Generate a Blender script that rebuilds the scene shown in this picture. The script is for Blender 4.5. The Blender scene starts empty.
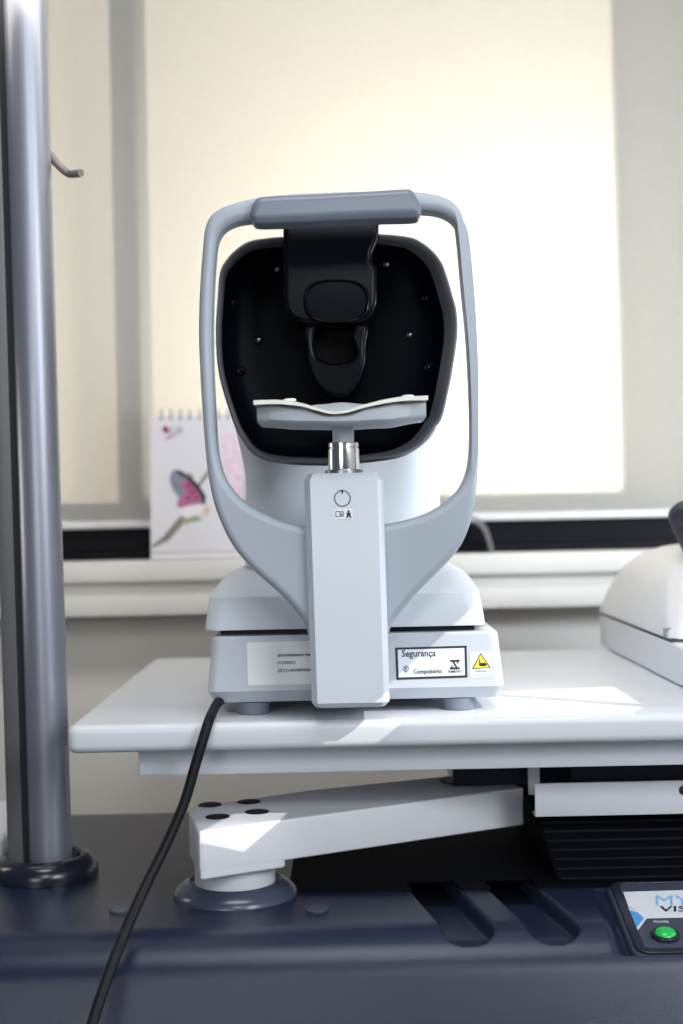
import bpy, bmesh, math, random
from mathutils import Vector, Matrix
random.seed(4)
S = bpy.context.scene
COL = S.collection
CZ = 0.98                       # camera height above the floor
F = 1422.0                      # focal length in pixels (50 mm on 36 mm tall)
ROLL = math.radians(1.2)
cR, sR = math.cos(ROLL), math.sin(ROLL)

# ------------------------------------------------------------------ coordinates
def ray(px, py):
    u, v = px - 341.5, py - 512.0
    return Vector(((u*cR - v*sR)/F, 1.0, -(v*cR + u*sR)/F))
def W(px, py, Y):
    d = ray(px, py)
    return Vector((d.x*Y, Y, CZ + d.z*Y))
def on_plane(px, py, p0, n, off=0.0):
    d = ray(px, py); o = Vector((0, 0, CZ))
    t = (p0 - o).dot(n)/d.dot(n)
    return o + d*t + n*off

# ------------------------------------------------------------------ materials
def mat(name, col, rough=.5, metal=0., spec=.5, bump=0., bscale=300., vary=0., vscale=8., emis=None, estr=0., coat=0.):
    m = bpy.data.materials.new(name); m.use_nodes = True
    nt = m.node_tree; b = nt.nodes['Principled BSDF']
    b.inputs['Base Color'].default_value = (*col, 1)
    b.inputs['Roughness'].default_value = rough
    b.inputs['Metallic'].default_value = metal
    b.inputs['Specular IOR Level'].default_value = spec
    b.inputs['Coat Weight'].default_value = coat
    tc = nt.nodes.new('ShaderNodeTexCoord')
    if vary > 0:
        n = nt.nodes.new('ShaderNodeTexNoise'); n.inputs['Scale'].default_value = vscale
        n.inputs['Detail'].default_value = 4
        nt.links.new(tc.outputs['Object'], n.inputs['Vector'])
        r = nt.nodes.new('ShaderNodeValToRGB')
        r.color_ramp.elements[0].position = .3; r.color_ramp.elements[1].position = .7
        r.color_ramp.elements[0].color = (*[c*(1-vary) for c in col], 1)
        r.color_ramp.elements[1].color = (*[min(1, c*(1+vary)) for c in col], 1)
        nt.links.new(n.outputs['Fac'], r.inputs['Fac'])
        nt.links.new(r.outputs['Color'], b.inputs['Base Color'])
    if bump > 0:
        n = nt.nodes.new('ShaderNodeTexNoise'); n.inputs['Scale'].default_value = bscale
        n.inputs['Detail'].default_value = 2
        nt.links.new(tc.outputs['Object'], n.inputs['Vector'])
        bp = nt.nodes.new('ShaderNodeBump'); bp.inputs['Strength'].default_value = bump
        bp.inputs['Distance'].default_value = .001
        nt.links.new(n.outputs['Fac'], bp.inputs['Height'])
        nt.links.new(bp.outputs['Normal'], b.inputs['Normal'])
    if emis:
        b.inputs['Emission Color'].default_value = (*emis, 1)
        b.inputs['Emission Strength'].default_value = estr
    return m
M = {}
M['shell']   = mat('instrument_white_plastic', (.66, .705, .76), .42, bump=.03, bscale=1500, vary=.02)
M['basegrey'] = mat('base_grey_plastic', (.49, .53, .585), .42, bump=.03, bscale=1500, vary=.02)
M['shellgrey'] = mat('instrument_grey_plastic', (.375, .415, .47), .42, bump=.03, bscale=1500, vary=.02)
M['pad']     = mat('forehead_pad_grey', (.165, .19, .235), .36, bump=.03, bscale=900, vary=.03)
M['rim']     = mat('face_rim_dark', (.12, .123, .14), .36)
M['black']   = mat('face_black_plastic', (.0016, .0020, .0036), .42, spec=.035, bump=.02, bscale=900)
M['blackg']  = mat('face_black_gloss', (.0020, .0024, .0045), .25, spec=.10)
M['pit']     = mat('recess_black', (.0015, .0015, .002), .6, spec=.1)
M['lens']    = mat('dark_lens_glass', (.004, .004, .006), .08, spec=.5)
M['led'] = mat('sensor_glass', (.62, .64, .68), .15)  # pale lens colour stands in for the glint on the sensor eyes
M['chrome']  = mat('brushed_chrome', (.78, .78, .80), .18, metal=1.)
M['chromed'] = mat('dull_steel', (.30, .31, .33), .35, metal=1.)
M['chin']    = mat('chin_rest_grey', (.46, .50, .54), .45)
M['paper']   = mat('paper_cream', (.80, .77, .68), .8, vary=.03, vscale=60)
M['peg']     = mat('peg_white', (.75, .77, .78), .4)
M['foot']    = mat('rubber_foot_grey', (.16, .19, .235), .5, vary=.05, vscale=60)
M['gap']     = mat('gap_black', (.004, .004, .006), .6)
M['table']   = mat('laminate_white', (.69, .71, .75), .30, bump=.02, bscale=700, vary=.012)
M['apron']   = mat('apron_white', (.66, .69, .74), .45, vary=.02)
M['arm']     = mat('painted_steel_white', (.74, .76, .80), .38, bump=.03, bscale=500, vary=.02)
M['hole']    = mat('plug_black', (.006, .006, .010), .45)
M['unit']    = mat('unit_slate_plastic', (.0155, .0215, .047), .20, bump=.20, bscale=1500, vary=.05, spec=.36)
M['unitsm']  = mat('unit_slate_smooth', (.050, .060, .095), .24, vary=.04)
M['ring']    = mat('collar_dark', (.012, .014, .025), .22)
M['mat']     = mat('black_ribbed_rubber', (.0022, .0025, .005), .7, spec=.08)  # ribbed block, and the sheet that stands in for shade on the base
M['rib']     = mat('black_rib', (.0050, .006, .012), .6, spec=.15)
M['pole']    = mat('anodised_grey', (.33, .345, .40), .40, metal=.65, bump=.01, bscale=400)
M['channel'] = mat('channel_grey', (.15, .15, .155), .45, metal=.3, vary=.03)
M['hook']    = mat('hook_metal', (.19, .175, .155), .5, metal=.2)
M['cable']   = mat('cable_black', (.004, .004, .006), .5, spec=.25)
M['wall']    = mat('wall_paint', (.76, .725, .68), .75, bump=.06, bscale=120, vary=.035, vscale=3)
M['ledge']   = mat('ledge_paint', (.76, .735, .695), .5, bump=.05, bscale=80, vary=.03, vscale=6)
M['floor']   = mat('floor_tile', (.10, .10, .11), .5, vary=.1, vscale=5)
M['frame']   = mat('window_frame_dark', (.020, .021, .026), .5)
M['sill']    = mat('sill_black', (.0035, .004, .007), .5, spec=.12, vary=.2, vscale=10)
M['ink']     = mat('ink_black', (.015, .015, .02), .6)
M['inkgrey'] = mat('ink_grey', (.22, .23, .25), .6)
M['label']   = mat('label_white', (.80, .83, .84), .5)
M['labelb']  = mat('label_blue_white', (.74, .79, .86), .5)
M['yellow']  = mat('warning_yellow', (.72, .66, .04), .5)
M['blue']    = mat('logo_blue', (.09, .33, .72), .4)
M['lightblue'] = mat('logo_light_blue', (.20, .48, .80), .4)
M['pwhite']  = mat('panel_white', (.72, .74, .78), .35)
M['pframe']  = mat('panel_frame', (.016, .018, .028), .25)
M['pdark']   = mat('panel_slate', (.050, .058, .085), .35)
M['green']   = mat('button_green', (.01, .40, .07), .18, emis=(.02, .75, .13), estr=.14, coat=.5)
M['cal']     = mat('calendar_paper', (.70, .68, .72), .55)
M['calback'] = mat('calendar_card', (.42, .41, .42), .6)
M['wire']    = mat('spiral_wire', (.40, .40, .42), .4, metal=.8)
M['pink']    = mat('print_pink', (.40, .12, .24), .6, vary=.25, vscale=120)
M['palepink'] = mat('print_pale_pink', (.76, .60, .68), .6, vary=.15, vscale=120)
M['magenta'] = mat('print_magenta', (.30, .02, .12), .6)
M['wing']    = mat('print_blue_grey', (.20, .23, .30), .6, vary=.2, vscale=90)
M['branch']  = mat('print_branch', (.24, .21, .17), .6, vary=.25, vscale=120)
M['leaf']    = mat('print_leaf', (.30, .36, .20), .6)
M['petal']   = mat('print_white_petal', (.80, .76, .80), .6)
M['orange']  = mat('print_peach', (.70, .48, .36), .6)
M['mach']    = mat('machine_ivory', (.72, .72, .73), .45, bump=.02, bscale=900, vary=.015)
M['machw']   = mat('machine_white', (.74, .75, .80), .42, vary=.015)
M['eyecap']  = mat('eyecup_dark', (.020, .022, .032), .45)
M['rail']    = mat('blind_rail_white', (.72, .72, .72), .4)

# blind fabric: woven, lets daylight through
def blind_mat():
    m = bpy.data.materials.new('blind_fabric'); m.use_nodes = True
    nt = m.node_tree; nt.nodes.clear()
    out = nt.nodes.new('ShaderNodeOutputMaterial')
    d = nt.nodes.new('ShaderNodeBsdfDiffuse'); t = nt.nodes.new('ShaderNodeBsdfTranslucent')
    mx = nt.nodes.new('ShaderNodeMixShader'); mx.inputs[0].default_value = .42
    tc = nt.nodes.new('ShaderNodeTexCoord')
    mp = nt.nodes.new('ShaderNodeMapping'); mp.inputs['Scale'].default_value = (60, 60, 900)
    mp2 = nt.nodes.new('ShaderNodeMapping'); mp2.inputs['Scale'].default_value = (900, 60, 60)
    n1 = nt.nodes.new('ShaderNodeTexNoise'); n2 = nt.nodes.new('ShaderNodeTexNoise')
    for n in (n1, n2): n.inputs['Scale'].default_value = 1.0; n.inputs['Detail'].default_value = 2
    nt.links.new(tc.outputs['Object'], mp.inputs[0]); nt.links.new(tc.outputs['Object'], mp2.inputs[0])
    nt.links.new(mp.outputs[0], n1.inputs['Vector']); nt.links.new(mp2.outputs[0], n2.inputs['Vector'])
    ad = nt.nodes.new('ShaderNodeMath'); ad.operation = 'ADD'
    nt.links.new(n1.outputs['Fac'], ad.inputs[0]); nt.links.new(n2.outputs['Fac'], ad.inputs[1])
    r1 = nt.nodes.new('ShaderNodeMapRange'); r1.inputs[1].default_value = .7; r1.inputs[2].default_value = 1.3
    r1.inputs[3].default_value = .93; r1.inputs[4].default_value = 1.0
    nt.links.new(ad.outputs[0], r1.inputs[0])
    for sh, c in ((d, (.60, .585, .55, 1)), (t, (.86, .80, .68, 1))):
        v = nt.nodes.new('ShaderNodeVectorMath'); v.operation = 'SCALE'
        v.inputs[0].default_value = c[:3]
        nt.links.new(r1.outputs[0], v.inputs['Scale']); nt.links.new(v.outputs[0], sh.inputs['Color'])
    nt.links.new(d.outputs[0], mx.inputs[1]); nt.links.new(t.outputs[0], mx.inputs[2])
    nt.links.new(mx.outputs[0], out.inputs[0])
    return m
M['blind'] = blind_mat()
def clear_mat(name, tint, gl=.12, rough=.05):
    m = bpy.data.materials.new(name); m.use_nodes = True
    nt = m.node_tree; nt.nodes.clear()
    out = nt.nodes.new('ShaderNodeOutputMaterial')
    t = nt.nodes.new('ShaderNodeBsdfTransparent'); t.inputs[0].default_value = (*tint, 1)
    g = nt.nodes.new('ShaderNodeBsdfGlossy'); g.inputs['Roughness'].default_value = rough
    lw = nt.nodes.new('ShaderNodeLayerWeight'); lw.inputs[0].default_value = .35
    ad = nt.nodes.new('ShaderNodeMath'); ad.operation = 'ADD'; ad.inputs[1].default_value = gl; ad.use_clamp = True
    mx = nt.nodes.new('ShaderNodeMixShader')
    nt.links.new(lw.outputs['Facing'], ad.inputs[0]); nt.links.new(ad.outputs[0], mx.inputs[0])
    nt.links.new(t.outputs[0], mx.inputs[1]); nt.links.new(g.outputs[0], mx.inputs[2])
    nt.links.new(mx.outputs[0], out.inputs[0])
    return m
M['clear'] = clear_mat('clear_plastic', (.80, .82, .86), .26, .28)
M['pane'] = clear_mat('window_glass', (.97, .98, .98), .0, .0)

# ------------------------------------------------------------------ object helpers
def link(name, me, m, parent=None):
    o = bpy.data.objects.new(name, me); COL.objects.link(o)
    me.name = name
    if m: me.materials.append(m)
    if parent:
        o.parent = parent
        o.matrix_parent_inverse = Matrix.Identity(4)
        off = Vector((0, 0, 0)); p = parent
        while p:
            off += p.location; p = p.parent
        o.location = -off if parent.parent is None else Vector((0, 0, 0))
        if parent.parent is not None: o.location = Vector((0, 0, 0)) - off + Vector((0, 0, 0))
    return o
def thing(name, label, cat, loc=(0, 0, 0), group=None):
    o = bpy.data.objects.new(name, None); COL.objects.link(o)
    o.location = loc; o.empty_display_size = .05
    return tag(o, label, cat, group)
def tag(o, label, cat, group=None):
    o['label'] = label; o['category'] = cat
    if group: o['group'] = group
    return o
def struct(o):
    o['kind'] = 'structure'; return o
def smooth(me, ang=35, flat_axis=None):
    for p in me.polygons: p.use_smooth = True
    me.set_sharp_from_angle(angle=math.radians(ang))
    if flat_axis is not None:
        for p in me.polygons:
            if abs(p.normal.dot(flat_axis)) > .9995: p.use_smooth = False
def from_bm(bm, ang=35):
    bmesh.ops.recalc_face_normals(bm, faces=bm.faces)
    me = bpy.data.meshes.new('m'); bm.to_mesh(me); bm.free()
    smooth(me, ang); return me
def mesh_pd(v, f, ang=35, recalc=True):
    me = bpy.data.meshes.new('m'); me.from_pydata([tuple(p) for p in v], [], f); me.update()
    bm = bmesh.new(); bm.from_mesh(me)
    if recalc: bmesh.ops.recalc_face_normals(bm, faces=bm.faces)
    bm.to_mesh(me); bm.free(); smooth(me, ang); return me
def join(meshes, ang=35):
    bm = bmesh.new()
    for me in meshes:
        bm.from_mesh(me); bpy.data.meshes.remove(me)
    me = bpy.data.meshes.new('m'); bm.to_mesh(me); bm.free()
    smooth(me, ang); return me
def box(x0, x1, y0, y1, z0, z1, bev=0., seg=2):
    bm = bmesh.new(); bmesh.ops.create_cube(bm, size=1)
    bmesh.ops.scale(bm, vec=(x1-x0, y1-y0, z1-z0), verts=bm.verts)
    bmesh.ops.translate(bm, vec=((x0+x1)/2, (y0+y1)/2, (z0+z1)/2), verts=bm.verts)
    if bev > 0: bmesh.ops.bevel(bm, geom=bm.edges[:], offset=bev, segments=seg, profile=.5, affect='EDGES')
    return from_bm(bm)
def catmull(pts, n=6, closed=True):
    P = [Vector(p) for p in pts]; out = []; N = len(P)
    for i in range(N if closed else N-1):
        if closed: p0, p1, p2, p3 = P[i-1], P[i], P[(i+1) % N], P[(i+2) % N]
        else: p0, p1, p2, p3 = P[max(i-1, 0)], P[i], P[i+1], P[min(i+2, N-1)]
        for k in range(n):
            t = k/n
            out.append(.5*((2*p1)+(p2-p0)*t+(2*p0-5*p1+4*p2-p3)*t*t+(3*p1-p0-3*p2+p3)*t**3))
    if not closed: out.append(P[-1])
    return out
FRONT = Matrix(((1, 0, 0, 0), (0, 0, -1, 0), (0, 1, 0, 0), (0, 0, 0, 1)))   # local xy -> world xz
def plate(loops, mtx, depth, bevel=0., res=3, ang=30):
    """closed 2d loops (first = outline, rest = holes), extruded +-depth/2 with rounded rims"""
    cu = bpy.data.curves.new('c', 'CURVE'); cu.dimensions = '2D'; cu.fill_mode = 'BOTH'
    cu.extrude = max(depth/2 - bevel, 0); cu.bevel_depth = bevel; cu.bevel_resolution = res; cu.offset = -bevel
    for lp in loops:
        sp = cu.splines.new('POLY'); sp.points.add(len(lp)-1)
        for i, p in enumerate(lp): sp.points[i].co = (p[0], p[1], 0, 1)
        sp.use_cyclic_u = True
    o = bpy.data.objects.new('c', cu); COL.objects.link(o)
    dg = bpy.context.evaluated_depsgraph_get()
    me = bpy.data.meshes.new_from_object(o.evaluated_get(dg))
    bpy.data.objects.remove(o); bpy.data.curves.remove(cu)
    me.materials.clear()
    bm = bmesh.new(); bm.from_mesh(me); bmesh.ops.remove_doubles(bm, verts=bm.verts, dist=1e-6); bm.to_mesh(me); bm.free()
    me.transform(mtx); smooth(me, ang, (mtx.to_3x3() @ Vector((0, 0, 1))).normalized())
    return me
def fplate(loops_px, Yf, Yb, bevel, res=3, smoothn=0, ang=30):
    """plate facing the camera side: outline traced on the plane y=Yf"""
    ls = []
    for lp in loops_px:
        q = [W(p[0], p[1], Yf) for p in lp]
        q = [Vector((a.x, a.z, 0)) for a in q]
        if smoothn: q = catmull(q, smoothn)
        ls.append(q)
    m = Matrix.Translation((0, (Yf+Yb)/2, 0)) @ FRONT
    return plate(ls, m, Yb-Yf, bevel, res, ang)
def rr(cx, cy, hw, hd, r, n=5):
    out = []
    for k, (sx, sy) in enumerate(((1, 1), (-1, 1), (-1, -1), (1, -1))):
        for i in range(n+1):
            a = math.pi/2*(k + i/n)
            out.append((cx+sx*(hw-r)+r*math.cos(a), cy+sy*(hd-r)+r*math.sin(a)))
    return out
def loft(rings, cap=True, ang=35):
    n = len(rings[0]); v = [p for r in rings for p in r]; f = []
    for i in range(len(rings)-1):
        for j in range(n):
            a, b = i*n+j, i*n+(j+1) % n
            f.append((a, b, b+n, a+n))
    if cap:
        f.append(tuple(range(n))[::-1]); f.append(tuple(range((len(rings)-1)*n, len(rings)*n)))
    return mesh_pd(v, f, ang)
def ringstack(spec, ang=35, n=6):
    """spec: (z, x0, x1, y0, y1, r) rounded rectangles stacked upward"""
    return loft([[(x, y, z) for x, y in rr((x0+x1)/2, (y0+y1)/2, (x1-x0)/2, (y1-y0)/2, r, n)] for z, x0, x1, y0, y1, r in spec], ang=ang)
def lathe(cx, cy, prof, n=48, ang=35, axis=None, origin=None):
    rings = [[(cx+r*math.cos(2*math.pi*i/n), cy+r*math.sin(2*math.pi*i/n), z) for i in range(n)] for r, z in prof]
    return loft(rings, ang=ang)
def lathe_axis(p, d, prof, n=32, ang=35):
    d = Vector(d).normalized(); q = d.to_track_quat('Z', 'Y')
    rings = [[Vector(p) + q @ Vector((r*math.cos(2*math.pi*i/n), r*math.sin(2*math.pi*i/n), z)) for i in range(n)] for r, z in prof]
    return loft(rings, ang=ang)
def tube(pts, r, n=10, sm=6):
    P = catmull(pts, sm, closed=False) if sm else [Vector(p) for p in pts]
    rings = []; up = Vector((.3, .2, 1)).normalized(); prev = None
    for i, p in enumerate(P):
        t = (P[min(i+1, len(P)-1)] - P[max(i-1, 0)]).normalized()
        a = (prev - t*prev.dot(t)) if prev else t.orthogonal()
        a.normalize(); prev = a; b = t.cross(a)
        rr_ = r(i/(len(P)-1)) if callable(r) else r
        rings.append([p + a*rr_*math.cos(2*math.pi*k/n) + b*rr_*math.sin(2*math.pi*k/n) for k in range(n)])
    return loft(rings, ang=50)
def torus(c, nrm, R, r, n=28, k=8):
    q = Vector(nrm).normalized().to_track_quat('Z', 'Y'); v = []; f = []
    for i in range(n):
        a = 2*math.pi*i/n
        for j in range(k):
            b = 2*math.pi*j/k
            v.append(Vector(c) + q @ Vector(((R+r*math.cos(b))*math.cos(a), (R+r*math.cos(b))*math.sin(a), r*math.sin(b))))
            f.append((i*k+j, ((i+1) % n)*k+j, ((i+1) % n)*k+(j+1) % k, i*k+(j+1) % k))
    return mesh_pd(v, f, 60)

# flat print lying on a real surface plane (p0, n)
def decal(polys, p0, n, off=.0004):
    v = []; f = []
    for pl in polys:
        i0 = len(v)
        v += [on_plane(x, y, p0, n, off) for x, y in pl]
        f.append(tuple(range(i0, len(v))))
    me = mesh_pd(v, f, recalc=False)
    if len(me.polygons) and me.polygons[0].normal.dot(n) < 0: me.flip_normals()
    return me
def slab(pl, p0, n, t=.0006):
    """thin solid sticker with its outline traced on the plane"""
    a = [on_plane(x, y, p0, n, 0) for x, y in pl]; b = [p + n*t for p in a]
    return loft([a, b], ang=20)
def text_px(s, x, y, wpx, hpx, p0, n, off=.0009, bold=0., shear=0., rot=0.):
    cu = bpy.data.curves.new('t', 'FONT'); cu.body = s; cu.size = 1; cu.offset = bold; cu.shear = shear; cu.resolution_u = 2
    o = bpy.data.objects.new('t', cu); COL.objects.link(o)
    dg = bpy.context.evaluated_depsgraph_get()
    me = bpy.data.meshes.new_from_object(o.evaluated_get(dg))
    bpy.data.objects.remove(o); bpy.data.curves.remove(cu); me.materials.clear()
    xs = [q.co.x for q in me.vertices]; ys = [q.co.y for q in me.vertices]
    x0, x1, y0, y1 = min(xs), max(xs), min(ys), max(ys)
    c, s_ = math.cos(rot), math.sin(rot)
    for q in me.vertices:
        a = (q.co.x-x0)/(x1-x0)*wpx; b = -(q.co.y-y0)/(y1-y0)*hpx
        q.co = on_plane(x + a*c - b*s_, y + a*s_ + b*c, p0, n, off)
    me.update(); return me
def circ(cx, cy, rx, ry=None, n=24, a0=0, a1=2*math.pi):
    ry = ry or rx
    return [(cx+rx*math.cos(a0+(a1-a0)*i/n), cy+ry*math.sin(a0+(a1-a0)*i/n)) for i in range(n)]
def ringpolys(cx, cy, r, w, n=32):
    out = []
    for i in range(n):
        a, b = 2*math.pi*i/n, 2*math.pi*(i+1)/n
        out.append([(cx+(r-w)*math.cos(a), cy+(r-w)*math.sin(a)), (cx+r*math.cos(a), cy+r*math.sin(a)),
                    (cx+r*math.cos(b), cy+r*math.sin(b)), (cx+(r-w)*math.cos(b), cy+(r-w)*math.sin(b))])
    return out

# ================================================================== SETTING
TB = CZ - .171                       # table top surface
UB = CZ - .326                       # unit base top surface
YW = 2.05
struct(link('floor', box(-1.6, 1.6, -.6, YW, -.03, 0), M['floor']))
# back wall with the window opening
oL, oR, oB, oT = -.43, .405, CZ+.005, CZ+1.1
wl = join([box(-1.6, 1.6, YW, YW+.18, 0, CZ-.0612), box(-1.6, oL, YW, YW+.18, CZ-.0612, CZ+1.4),
           box(oR, 1.6, YW, YW+.18, CZ-.0612, CZ+1.4), box(oL, oR, YW, YW+.18, oT, CZ+1.4), box(oL, oR, YW, YW+.18, CZ-.0612, oB)])
struct(link('wall_back', wl, M['wall']))
# moulded ledge under the window
lg = join([box(-1.3, 1.3, 1.945, YW, CZ-.0895, CZ-.0612, .002), box(-1.3, 1.3, 1.953, YW, CZ-.0925, CZ-.0895),
           box(-1.3, 1.3, 1.965, YW, CZ-.1085, CZ-.0925, .0015), box(-1.3, 1.3, 1.958, YW, CZ-.137, CZ-.1085, .002)])
struct(link('trim_1', lg, M['ledge']))
# dark strip of window frame seen under the blind
struct(link('trim_2', join([box(-1.3, 1.3, 2.035, 2.049, CZ-.0612, CZ+.010), box(-1.3, 1.3, 2.022, 2.036, CZ-.0612, CZ-.050, .002)]), M['sill']))
win = join([box(oL, oL+.03, YW+.005, YW+.05, oB, oT), box(oR-.012, oR, YW+.005, YW+.05, oB, oT),
            box(oL, oR, YW+.005, YW+.05, oB, oB+.025), box(-.312, -.264, YW-.012, YW+.03, oB, oT)])
wf = struct(link('window_1', win, M['frame']))
link('pane', box(oL+.03, oR-.012, YW+.03, YW+.034, oB+.025, oT-.01), M['pane'], wf)

# roller blind
rb = thing('roller_blind', 'cream roller blind glowing in front of the window', 'blind', (0, 2.02, CZ-.005))
bz0 = CZ - .006
v = []; f = []; NX, NZ = 60, 2
for i in range(NX+1):
    x = -1.2 + 2.4*i/NX
    for j in range(NZ+1):
        v.append((x, 2.022 + .0012*math.sin(x*7)*(1-j/NZ), bz0 + 1.25*j/NZ))
for i in range(NX):
    for j in range(NZ):
        a = i*(NZ+1)+j; f.append((a, a+NZ+1, a+NZ+2, a+1))
link('fabric', mesh_pd(v, f), M['blind'], rb)
link('bottom_rail', box(-1.2, 1.2, 2.016, 2.027, bz0-.011, bz0+.001, .004, 3), M['rail'], rb)
link('roller_tube', lathe_axis((-1.2, 2.022, bz0+1.262), (1, 0, 0), [(.019, 0), (.019, 2.4)]), M['rail'], rb)

# ================================================================== DESK CALENDAR ON THE LEDGE
zl = CZ - .0612
cal = thing('desk_calendar', 'white spiral desk calendar with a pink butterfly picture on the window ledge', 'calendar', (-.2, 1.98, zl))
cb0, cb1 = W(151, 555, 1.962), W(245, 555, 1.962)
ct0, ct1 = W(152.5, 414, 1.985), W(246, 414, 1.985)
xL, xR = cb0.x, cb1.x; zt = ct0.z - .004
P0c = Vector((0, 1.962, zl)); Nc = Vector((0, -(zt-zl), .023)).normalized()
up = Vector((0, .023, zt-zl)); H = up.length; up.normalize()
def cpt(x, h, off=0): return Vector((x, 1.962, zl+.001)) + up*h + Nc*off
sh = loft([[cpt(xL, 0), cpt(xR, 0), cpt(xR, H), cpt(xL, H)], [cpt(xL, 0, .003), cpt(xR, 0, .003), cpt(xR, H, .003), cpt(xL, H, .003)]], ang=20)
link('pages', sh, M['cal'], cal)
P0c = cpt(0, 0, .003)
bk = loft([[(xL, 1.9635, zl+.001), (xR, 1.9635, zl+.001), (xR, 1.986, zt), (xL, 1.986, zt)],
           [(xL, 1.9635, zl), (xR, 1.9635, zl), (xR, 2.013, zl), (xL, 2.013, zl)],
           [(xL, 1.9655, zl), (xR, 1.9655, zl), (xR, 2.015, zl), (xL, 2.015, zl)],
           [(xL, 1.9655, zl+.001), (xR, 1.9655, zl+.001), (xR, 1.988, zt), (xL, 1.988, zt)]], ang=20)
link('stand_card', bk, M['calback'], cal)
for k in range(9):
    px = 161.2 + 9.55*k
    c = on_plane(px, 414.5 - .2*k*.8, P0c, Nc, -.004)
    link('spiral_ring', torus(c + Vector((0, .002, .0005)), (1, 0, .12), .0075, .0009, 20, 6), M['wire'], cal)
    link('punch_hole', decal([circ(px, 418.6-.15*k, 1.6, 1.6, 12)], P0c, Nc, .0003), M['inkgrey'], cal)
def cdec(name, polys, m, off): return link(name, decal(polys, P0c, Nc, off), M[m], cal)
cdec('pink_panel', [[(222, 430), (243, 440), (243, 512), (232, 505), (222, 470)]], 'palepink', .0003)
cdec('branch', [[(152, 545), (163, 537), (176, 521), (182, 515), (188, 517), (180, 528), (168, 541), (153, 548)]], 'branch', .0004)
cdec('branch', [[(197, 485), (208, 470), (214, 464), (215, 467), (208, 476), (199, 488)]], 'branch', .0004)
cdec('leaf', [catmull([(184, 516), (194, 515), (202, 519), (195, 522), (188, 523), (186, 526)], 4)], 'leaf', .0005)
cdec('leaf', [catmull([(189, 472), (193, 476), (193, 482), (189, 478)], 4)], 'leaf', .0005)
cdec('flower', [catmull([(178, 505), (182, 498), (195, 500), (204, 503), (204, 510), (196, 515), (186, 518), (180, 513)], 4)], 'petal', .0006)
cdec('petal_shadow', [catmull([(203, 509), (208, 506), (210, 511), (205, 516)], 4)], 'orange', .0006)  # peach part of the printed flower
cdec('wing', [catmull([(170, 477), (173, 471), (178, 470.5), (188, 476), (198, 486), (205, 497), (204, 503), (196, 505), (184, 503), (176, 494), (171, 485)], 4)], 'wing', .0008)
cdec('wing_patch', [catmull([(180, 484), (188, 480), (197, 488), (203, 498), (198, 503), (188, 506), (179, 508), (178, 500), (184, 495)], 4)], 'pink', .0010)
cdec('wing_spots', [circ(189, 486, 3, 1.6, 10), circ(193, 492, 3.4, 2.2, 10), circ(188, 498, 2.6, 1.8, 10), circ(197, 498, 2.2, 1.6, 10)], 'magenta', .0012)
cdec('wing_edge', [[(174, 471), (179, 470), (189, 475.5), (199, 485), (206, 496), (205.5, 504), (203, 505), (201, 497), (195, 487.5), (187, 479), (178, 473)]], 'ink', .0012)
cdec('petal', [catmull([(182, 511), (186, 507), (190, 511), (186, 516)], 4), catmull([(193, 507), (198, 504), (201, 508), (196, 512)], 4)], 'petal', .0012)
cdec('logo_mark', [catmull([(162.5, 428), (166, 426), (169, 429), (169, 433), (164, 432.5)], 4)] + [[(165.5, 438.2), (172, 435), (180, 433.5), (172, 436.5), (167, 439.5)]], 'magenta', .0004)
link('logo_lettering', text_px('Life', 170.5, 433.2, 12.5, 7, P0c, Nc, .0005, shear=.25), M['inkgrey'], cal)
link('bottom_lettering', text_px('Learnwares', 171.5, 546.3, 30, 5, P0c, Nc, .0005, shear=.25), M['palepink'], cal)
cdec('page_edge', [[(151, 552.5), (236, 550.5), (236, 551.4), (151, 553.4)]], 'inkgrey', .0004)

# clear plastic cover lying on the ledge
def wedge():
    out = catmull([(446, 551), (448, 528), (456, 516), (470, 512.5), (480, 516), (488, 527), (493.5, 545), (494, 550)], 5, closed=False)
    inn = [(470 + (p[0]-470)*.80, 551 + (p[1]-551)*.80) for p in out]
    a = [W(p[0], p[1], 1.955) for p in out]; b = [W(p[0], p[1], 1.995) for p in out]
    c = [W(p[0], p[1], 1.955) for p in inn]; d = [W(p[0], p[1], 1.995) for p in inn]
    n = len(a); v = a+b+d+c; f = []
    for i in range(n-1):
        for k in range(4):
            j = (k+1) % 4
            f.append((k*n+i, k*n+i+1, j*n+i+1, j*n+i))
    f += [(0, n, 2*n, 3*n), (n-1, 2*n-1, 3*n-1, 4*n-1)]
    me = mesh_pd(v, f, 50)
    lo = min(q.co.z for q in me.vertices)
    me.transform(Matrix.Translation((0, 0, zl - lo))); return me
tag(link('plastic_cover', wedge(), M['clear']), 'small clear plastic curved cover on the ledge behind the headrest', 'cover')

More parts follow.
